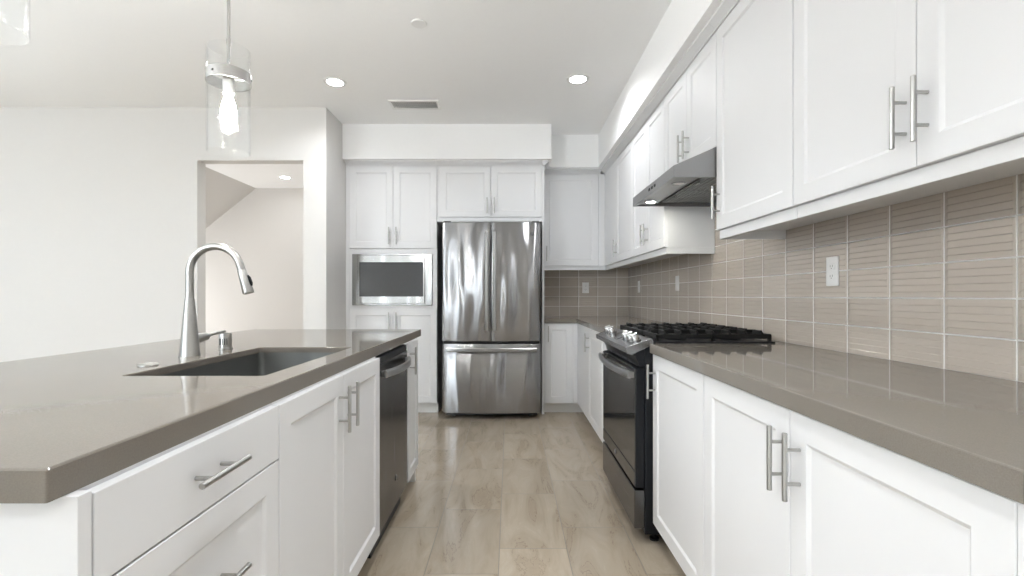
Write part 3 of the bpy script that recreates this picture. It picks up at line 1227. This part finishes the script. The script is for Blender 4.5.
loops = [oring(0, lo), oring(0, CZ1 - c_), oring(c_, CZ1), iring(-c_, CZ1), iring(0, CZ1 - c_), iring(0, zs_),
         iring(-0.045, zs_), oring(0.0165, zs_), oring(0.0165, lo), oring(0, lo)]
loft(bm, loops, False, False)
bmesh.ops.remove_doubles(bm, verts=bm.verts[:], dist=1e-6)
tag(build('worktop', bm, COUNT, None, 0), 'greige quartz worktop of the island, with the sink cut into it', 'countertop', 'greige quartz worktops')

# undermount sink
t = thing('sink', 'dark rectangular undermount steel sink in the island worktop', 'sink', (-0.856, 1.695, 0.64))
zt = zs_ - 0.0005
bx0, bx1, by0, by1 = sx0 - 0.004, sx1 + 0.004, sy0 - 0.004, sy1 + 0.004
bm = nbm()
loft(bm, [rrect(bx0 + 0.03, bx1 - 0.03, by0 + 0.03, by1 - 0.03, 0.03, 0.659),
          rrect(bx0 + 0.010, bx1 - 0.010, by0 + 0.010, by1 - 0.010, 0.03, 0.662),
          rrect(bx0 + 0.002, bx1 - 0.002, by0 + 0.002, by1 - 0.002, 0.025, 0.675),
          rrect(bx0, bx1, by0, by1, 0.022, zt),
          rrect(bx0 - 0.022, bx1 + 0.022, by0 - 0.014, by1 + 0.014, 0.03, zt),
          rrect(bx0 - 0.022, bx1 + 0.022, by0 - 0.014, by1 + 0.014, 0.03, zt - 0.003),
          rrect(bx0 - 0.004, bx1 + 0.004, by0 - 0.004, by1 + 0.004, 0.025, zt - 0.003),
          rrect(bx0 - 0.004, bx1 + 0.004, by0 - 0.004, by1 + 0.004, 0.025, 0.650)])
build('basin', bm, SINKM, t, 40)
bm = nbm()
lathe(bm, [(0.055, 0.0), (0.055, 0.002), (0.042, 0.0035), (0.040, 0.001)], (-0.856, 1.695, 0.6592), n=28)
build('drain', bm, CHROME, t, 40)

# faucet
FXc, FYc = -1.152, 1.755
t = thing('faucet', 'tall brushed nickel gooseneck pull-down faucet behind the island sink', 'faucet', (FXc, FYc, CZ1))
bm = nbm()
lathe(bm, [(0.034, 0.0), (0.034, 0.006), (0.0325, 0.012), (0.0155, 0.203), (0.0150, 0.206)], (FXc, FYc, CZ1), n=36)
build('body', bm, NICKEL, t, 40)
arc_r = 0.0925
zc = 1.13 + (296 - 272) * FYc / 488.0
pts = [(FXc, FYc, CZ1 + 0.2062), (FXc, FYc, CZ1 + 0.215), (FXc, FYc, zc - 0.04), (FXc, FYc, zc)]
na = 22
a_end = math.radians(13)
for k in range(1, na + 1):
    a = PI + (a_end - PI) * k / na
    pts.append((FXc + arc_r + arc_r * math.cos(a), FYc, zc + arc_r * math.sin(a)))
_dv = (Vector(pts[-1]) - Vector(pts[-2])).normalized()
pts.append(tuple(Vector(pts[-1]) + _dv * 0.014))
bm = nbm()
tube(bm, pts, 0.0135, 20)
build('spout', bm, NICKEL, t, 40)
e = Vector(pts[-1])
dv = (e - Vector(pts[-2])).normalized()
bm = nbm()
tube(bm, [e + dv * 0.001, e + dv * 0.004, e + dv * 0.05, e + dv * 0.083, e + dv * 0.088], [0.0138, 0.0150, 0.0172, 0.0192, 0.0178], 24)
sh = build('spray_head', bm, NICKEL, t, 40)
bm = nbm()
sd = Vector((-dv.z, 0, dv.x))
if sd.x < 0:
    sd = -sd
tube(bm, [e + dv * 0.025 + sd * 0.0145, e + dv * 0.035 + sd * 0.0180, e + dv * 0.055 + sd * 0.0190, e + dv * 0.065 + sd * 0.0175], [0.004, 0.006, 0.006, 0.004], 12)
build('spray_button', bm, BLACK, sh, 40)
bm = nbm()
hz_ = 0.978
tube(bm, [(FXc + 0.002, FYc + 0.012, hz_ - 0.004), (FXc + 0.004, FYc + 0.05, hz_ - 0.002), (FXc + 0.006, FYc + 0.085, hz_), (FXc + 0.007, FYc + 0.095, hz_ + 0.001)], [0.0185, 0.0180, 0.0150, 0.0090], 20)
tube(bm, [(FXc + 0.006, FYc + 0.085, hz_ + 0.002), (FXc + 0.010, FYc + 0.12, hz_ + 0.007), (FXc + 0.016, FYc + 0.185, hz_ + 0.011), (FXc + 0.017, FYc + 0.190, hz_ + 0.011)], [0.0075, 0.0068, 0.006, 0.004], 12)
build('lever', bm, NICKEL, t, 40)

t = thing('air_gap', 'short brushed nickel air gap cap with slots, beyond the faucet on the island', 'air gap', (-1.158, 1.985, CZ1))
bm = nbm()
lathe(bm, [(0.027, 0.0), (0.027, 0.004), (0.0235, 0.006), (0.0235, 0.058), (0.0215, 0.064), (0.010, 0.066)], (-1.158, 1.985, CZ1), n=32)
build('cap', bm, NICKEL, t, 40)
for k in range(5):
    bm = nbm()
    ang = -PI / 2 + 0.1 + (k - 2) * 0.33
    cx, cy = -1.158 + 0.0232 * math.cos(ang), 1.985 + 0.0232 * math.sin(ang)
    tube(bm, [(cx, cy, CZ1 + 0.018), (cx, cy, CZ1 + 0.044)], 0.0017, 8)
    build('slot', bm, BLACK, t)
bm = nbm()
lathe(bm, [(0.028, 0.0), (0.028, 0.003), (0.025, 0.0055), (0.018, 0.0060), (0.017, 0.0045)], (-1.122, 1.513, CZ1), n=32)
tag(build('disposal_button', bm, NICKEL), 'flat round nickel button set in the island worktop left of the faucet', 'button')

# ------------------------------------------------------------------ pendants


def pendant(label, px, py):
    t = thing('pendant_lamp', label, 'pendant lamp', (px, py, 1.69), 'glass cylinder pendants over the island')
    bm = nbm()
    lathe(bm, [(0.0625, ZC - 0.0005), (0.0625, ZC - 0.018), (0.055, ZC - 0.024), (0.012, ZC - 0.026)], (px, py, 0), n=36)
    build('canopy', bm, NICKEL, t, 40)
    bm = nbm()
    tube(bm, [(px, py, ZC - 0.026), (px, py, 2.024)], 0.0062, 14)
    for z in (2.12, 2.44):
        lathe(bm, [(0.0085, 0), (0.0085, 0.02)], (px, py, z), n=16)
    build('rod', bm, NICKEL, t, 40)
    bm = nbm()
    ring(bm, 0.0765, 0.0725, (px, py, 0), 1.694, 2.100, 56, 0.001)
    build('glass_shade', bm, GLASS, t, 40)
    bm = nbm()
    ring(bm, 0.0796, 0.0771, (px, py, 0), 1.966, 2.008, 56)
    for a in (0.3, 0.3 + 2 * PI / 3, 0.3 + 4 * PI / 3):
        c, s = math.cos(a), math.sin(a)
        tube(bm, [(px + c * 0.0790, py + s * 0.0790, 1.987), (px + c * 0.0845, py + s * 0.0845, 1.987)], 0.0045, 12)
    b = build('band', bm, NICKEL, t, 40)
    bm = nbm()
    for a in (0.3, 0.3 + 2 * PI / 3, 0.3 + 4 * PI / 3):
        tube(bm, [(px, py, 1.987), (px + math.cos(a) * 0.0720, py + math.sin(a) * 0.0720, 1.987)], 0.004, 10)
    lathe(bm, [(0.018, 1.985), (0.020, 1.990), (0.016, 2.010), (0.009, 2.024)], (px, py, 0), n=28)
    build('spider', bm, NICKEL, t, 40)
    bm = nbm()
    lathe(bm, [(0.020, 1.925), (0.021, 1.93), (0.021, 1.98), (0.016, 1.9848)], (px, py, 0), n=24)
    build('socket', bm, PLASTIC, t, 40)
    bm = nbm()
    lathe(bm, [(0.008, 1.815), (0.016, 1.818), (0.025, 1.829), (0.0285, 1.847), (0.026, 1.868), (0.022, 1.890), (0.015, 1.908), (0.013, 1.9248)], (px, py, 0), n=24)
    build('bulb', bm, BULB, t, 50)
    return t


pendant('glass cylinder pendant lamp with a nickel band, hanging whole in view over the island', -1.107, 1.92)
pendant('glass pendant lamp cut off by the top left corner of the view', -1.115, 1.025)

# ------------------------------------------------------------------ ceiling fittings


def downlight(label, x, y, lens, group, watts=7, beam=140):
    t = thing('recessed_light', label, 'ceiling light', (x, y, ZC), group)
    bm = nbm()
    lathe(bm, [(0.050, -0.001), (0.085, -0.001), (0.084, -0.005), (0.078, -0.007), (0.062, -0.006), (0.052, 0.004 - 0.005)], (x, y, ZC), n=40, cap0=False, cap1=False)
    build('trim_ring', bm, PLASTIC, t, 40)
    bm = nbm()
    lathe(bm, [(0.060, -0.0050), (0.060, -0.0030)], (x, y, ZC), n=36)
    build('lens', bm, lens, t, 40)
    # the lamp inside the can: its beam is cut off by the deep reflector
    d = bpy.data.lights.new('can_lamp', 'AREA')
    d.shape = 'DISK'
    d.size = 0.11
    d.energy = watts
    d.spread = math.radians(beam)
    d.color = (0.95, 0.975, 1.0)
    o = bpy.data.objects.new('can_lamp', d)
    COL.objects.link(o)
    o.parent = t
    o.location = (0, 0, -0.0075)
    return t


G = 'round recessed ceiling lights'
downlight('round recessed ceiling light nearest the hall opening, left of the ceiling vent', -1.319, 3.678, LAMP, G, 6.5, 150)
downlight('round recessed ceiling light nearest the right-hand soffit, right of the ceiling vent', 0.505, 3.627, LAMP, G, 6, 155)
downlight('round recessed light in the ceiling of the stair hall beyond the opening', -3.05, 6.62, LAMPH, G, 2.5, 170)

G = 'added unseen fill lights in the ceiling'  # unseen downlights added to brighten the floor, cabinets and island fronts
downlight('added unseen fill light in the ceiling over the aisle beside the sink', -0.05, 1.90, LAMP, G, 4.5, 95)
downlight('added unseen fill light in the ceiling over the near end of the aisle', -0.05, 0.60, LAMP, G, 4.5, 95)
downlight('added unseen fill light in the ceiling behind the viewer on the worktop side', 0.505, -0.95, LAMP, G)
downlight('added unseen fill light in the ceiling behind the viewer on the island side', -1.319, -0.95, LAMP, G)

bm = nbm()
lathe(bm, [(0.046, -0.0005), (0.046, -0.005), (0.043, -0.009), (0.012, -0.010)], (-0.538, 2.883, ZC), n=40)
tag(build('sprinkler_cover', bm, PLASTIC), 'small white round cover plate on the ceiling nearest the viewer', 'sprinkler cover')

t = thing('ceiling_vent', 'white rectangular ceiling vent with narrow slats between the two recessed lights', 'vent', (-0.80, 4.10, ZC))
vx0, vx1, vy0, vy1 = -1.005, -0.590, 4.005, 4.195
bm = nbm()
fw = 0.022
for x0, x1, y0, y1 in ((vx0, vx1, vy0, vy0 + fw), (vx0, vx1, vy1 - fw, vy1), (vx0, vx0 + fw, vy0 + fw, vy1 - fw), (vx1 - fw, vx1, vy0 + fw, vy1 - fw)):
    box(bm, x0, x1, y0, y1, ZC - 0.012, ZC - 0.0005, 0.002)
build('frame', bm, PLASTIC, t, 0)
bm = nbm()
box(bm, vx0 + fw, vx1 - fw, vy0 + fw, vy1 - fw, ZC - 0.0015, ZC - 0.0005)
build('backing', bm, BLACKM, t, 0)
for k in range(22):
    x = vx0 + fw + 0.010 + k * (vx1 - vx0 - 2 * fw - 0.020) / 21
    bm = nbm()
    prism(bm, [(x - 0.0036, ZC - 0.0105), (x - 0.0022, ZC - 0.0110), (x + 0.0036, ZC - 0.003), (x + 0.0022, ZC - 0.0025)], 'Y', vy0 + fw, vy1 - fw)
    build('slat', bm, PLASTIC, t, 0)

# ------------------------------------------------------------------ outlets


def outlet(label, F, u, v, kind='outlet'):
    t = thing('wall_' + kind, label, kind, F(u, v - 0.058, 0), 'white plates on the tiled backsplash')
    bm = nbm()
    F.box(bm, u - 0.036, u + 0.036, v - 0.058, v + 0.058, 0.0005, 0.006, 0.002)
    pl = build('plate', bm, PLASTIC, t, 0)
    if kind == 'outlet':
        for s in (-1, 1):
            bm = nbm()
            c = v + s * 0.0195
            F.box(bm, u - 0.0165, u + 0.0165, c - 0.0135, c + 0.0135, 0.0061, 0.0080, 0.001)
            rc = build('receptacle', bm, PLASTIC, t, 0)
            bm = nbm()
            F.box(bm, u - 0.0078, u - 0.0055, c - 0.003, c + 0.006, 0.0081, 0.0084)
            F.box(bm, u + 0.0055, u + 0.0078, c - 0.003, c + 0.005, 0.0081, 0.0084)
            F.box(bm, u - 0.0020, u + 0.0020, c - 0.0095, c - 0.0055, 0.0081, 0.0084)
            build('slots', bm, SLOT, rc, 0)
    else:
        bm = nbm()
        F.box(bm, u - 0.0165, u + 0.0165, v - 0.033, v + 0.033, 0.0061, 0.0085, 0.001)
        build('rocker', bm, PLASTIC, t, 0)
    return t


FO = Face('-X', XT)
outlet('white wall outlet nearest the viewer, on the tiles above the long right-hand worktop', FO, 1.938, 1.228)
outlet('white wall plate on the right-hand tiles just beyond the range', FO, 3.737, 1.227, 'switch')
outlet('white wall plate on the right-hand tiles close to the far corner', FO, 4.850, 1.222, 'switch')
outlet('white outlet on the back-wall tiles right of the refrigerator', Face('-Y', YT), 0.820, 1.220)
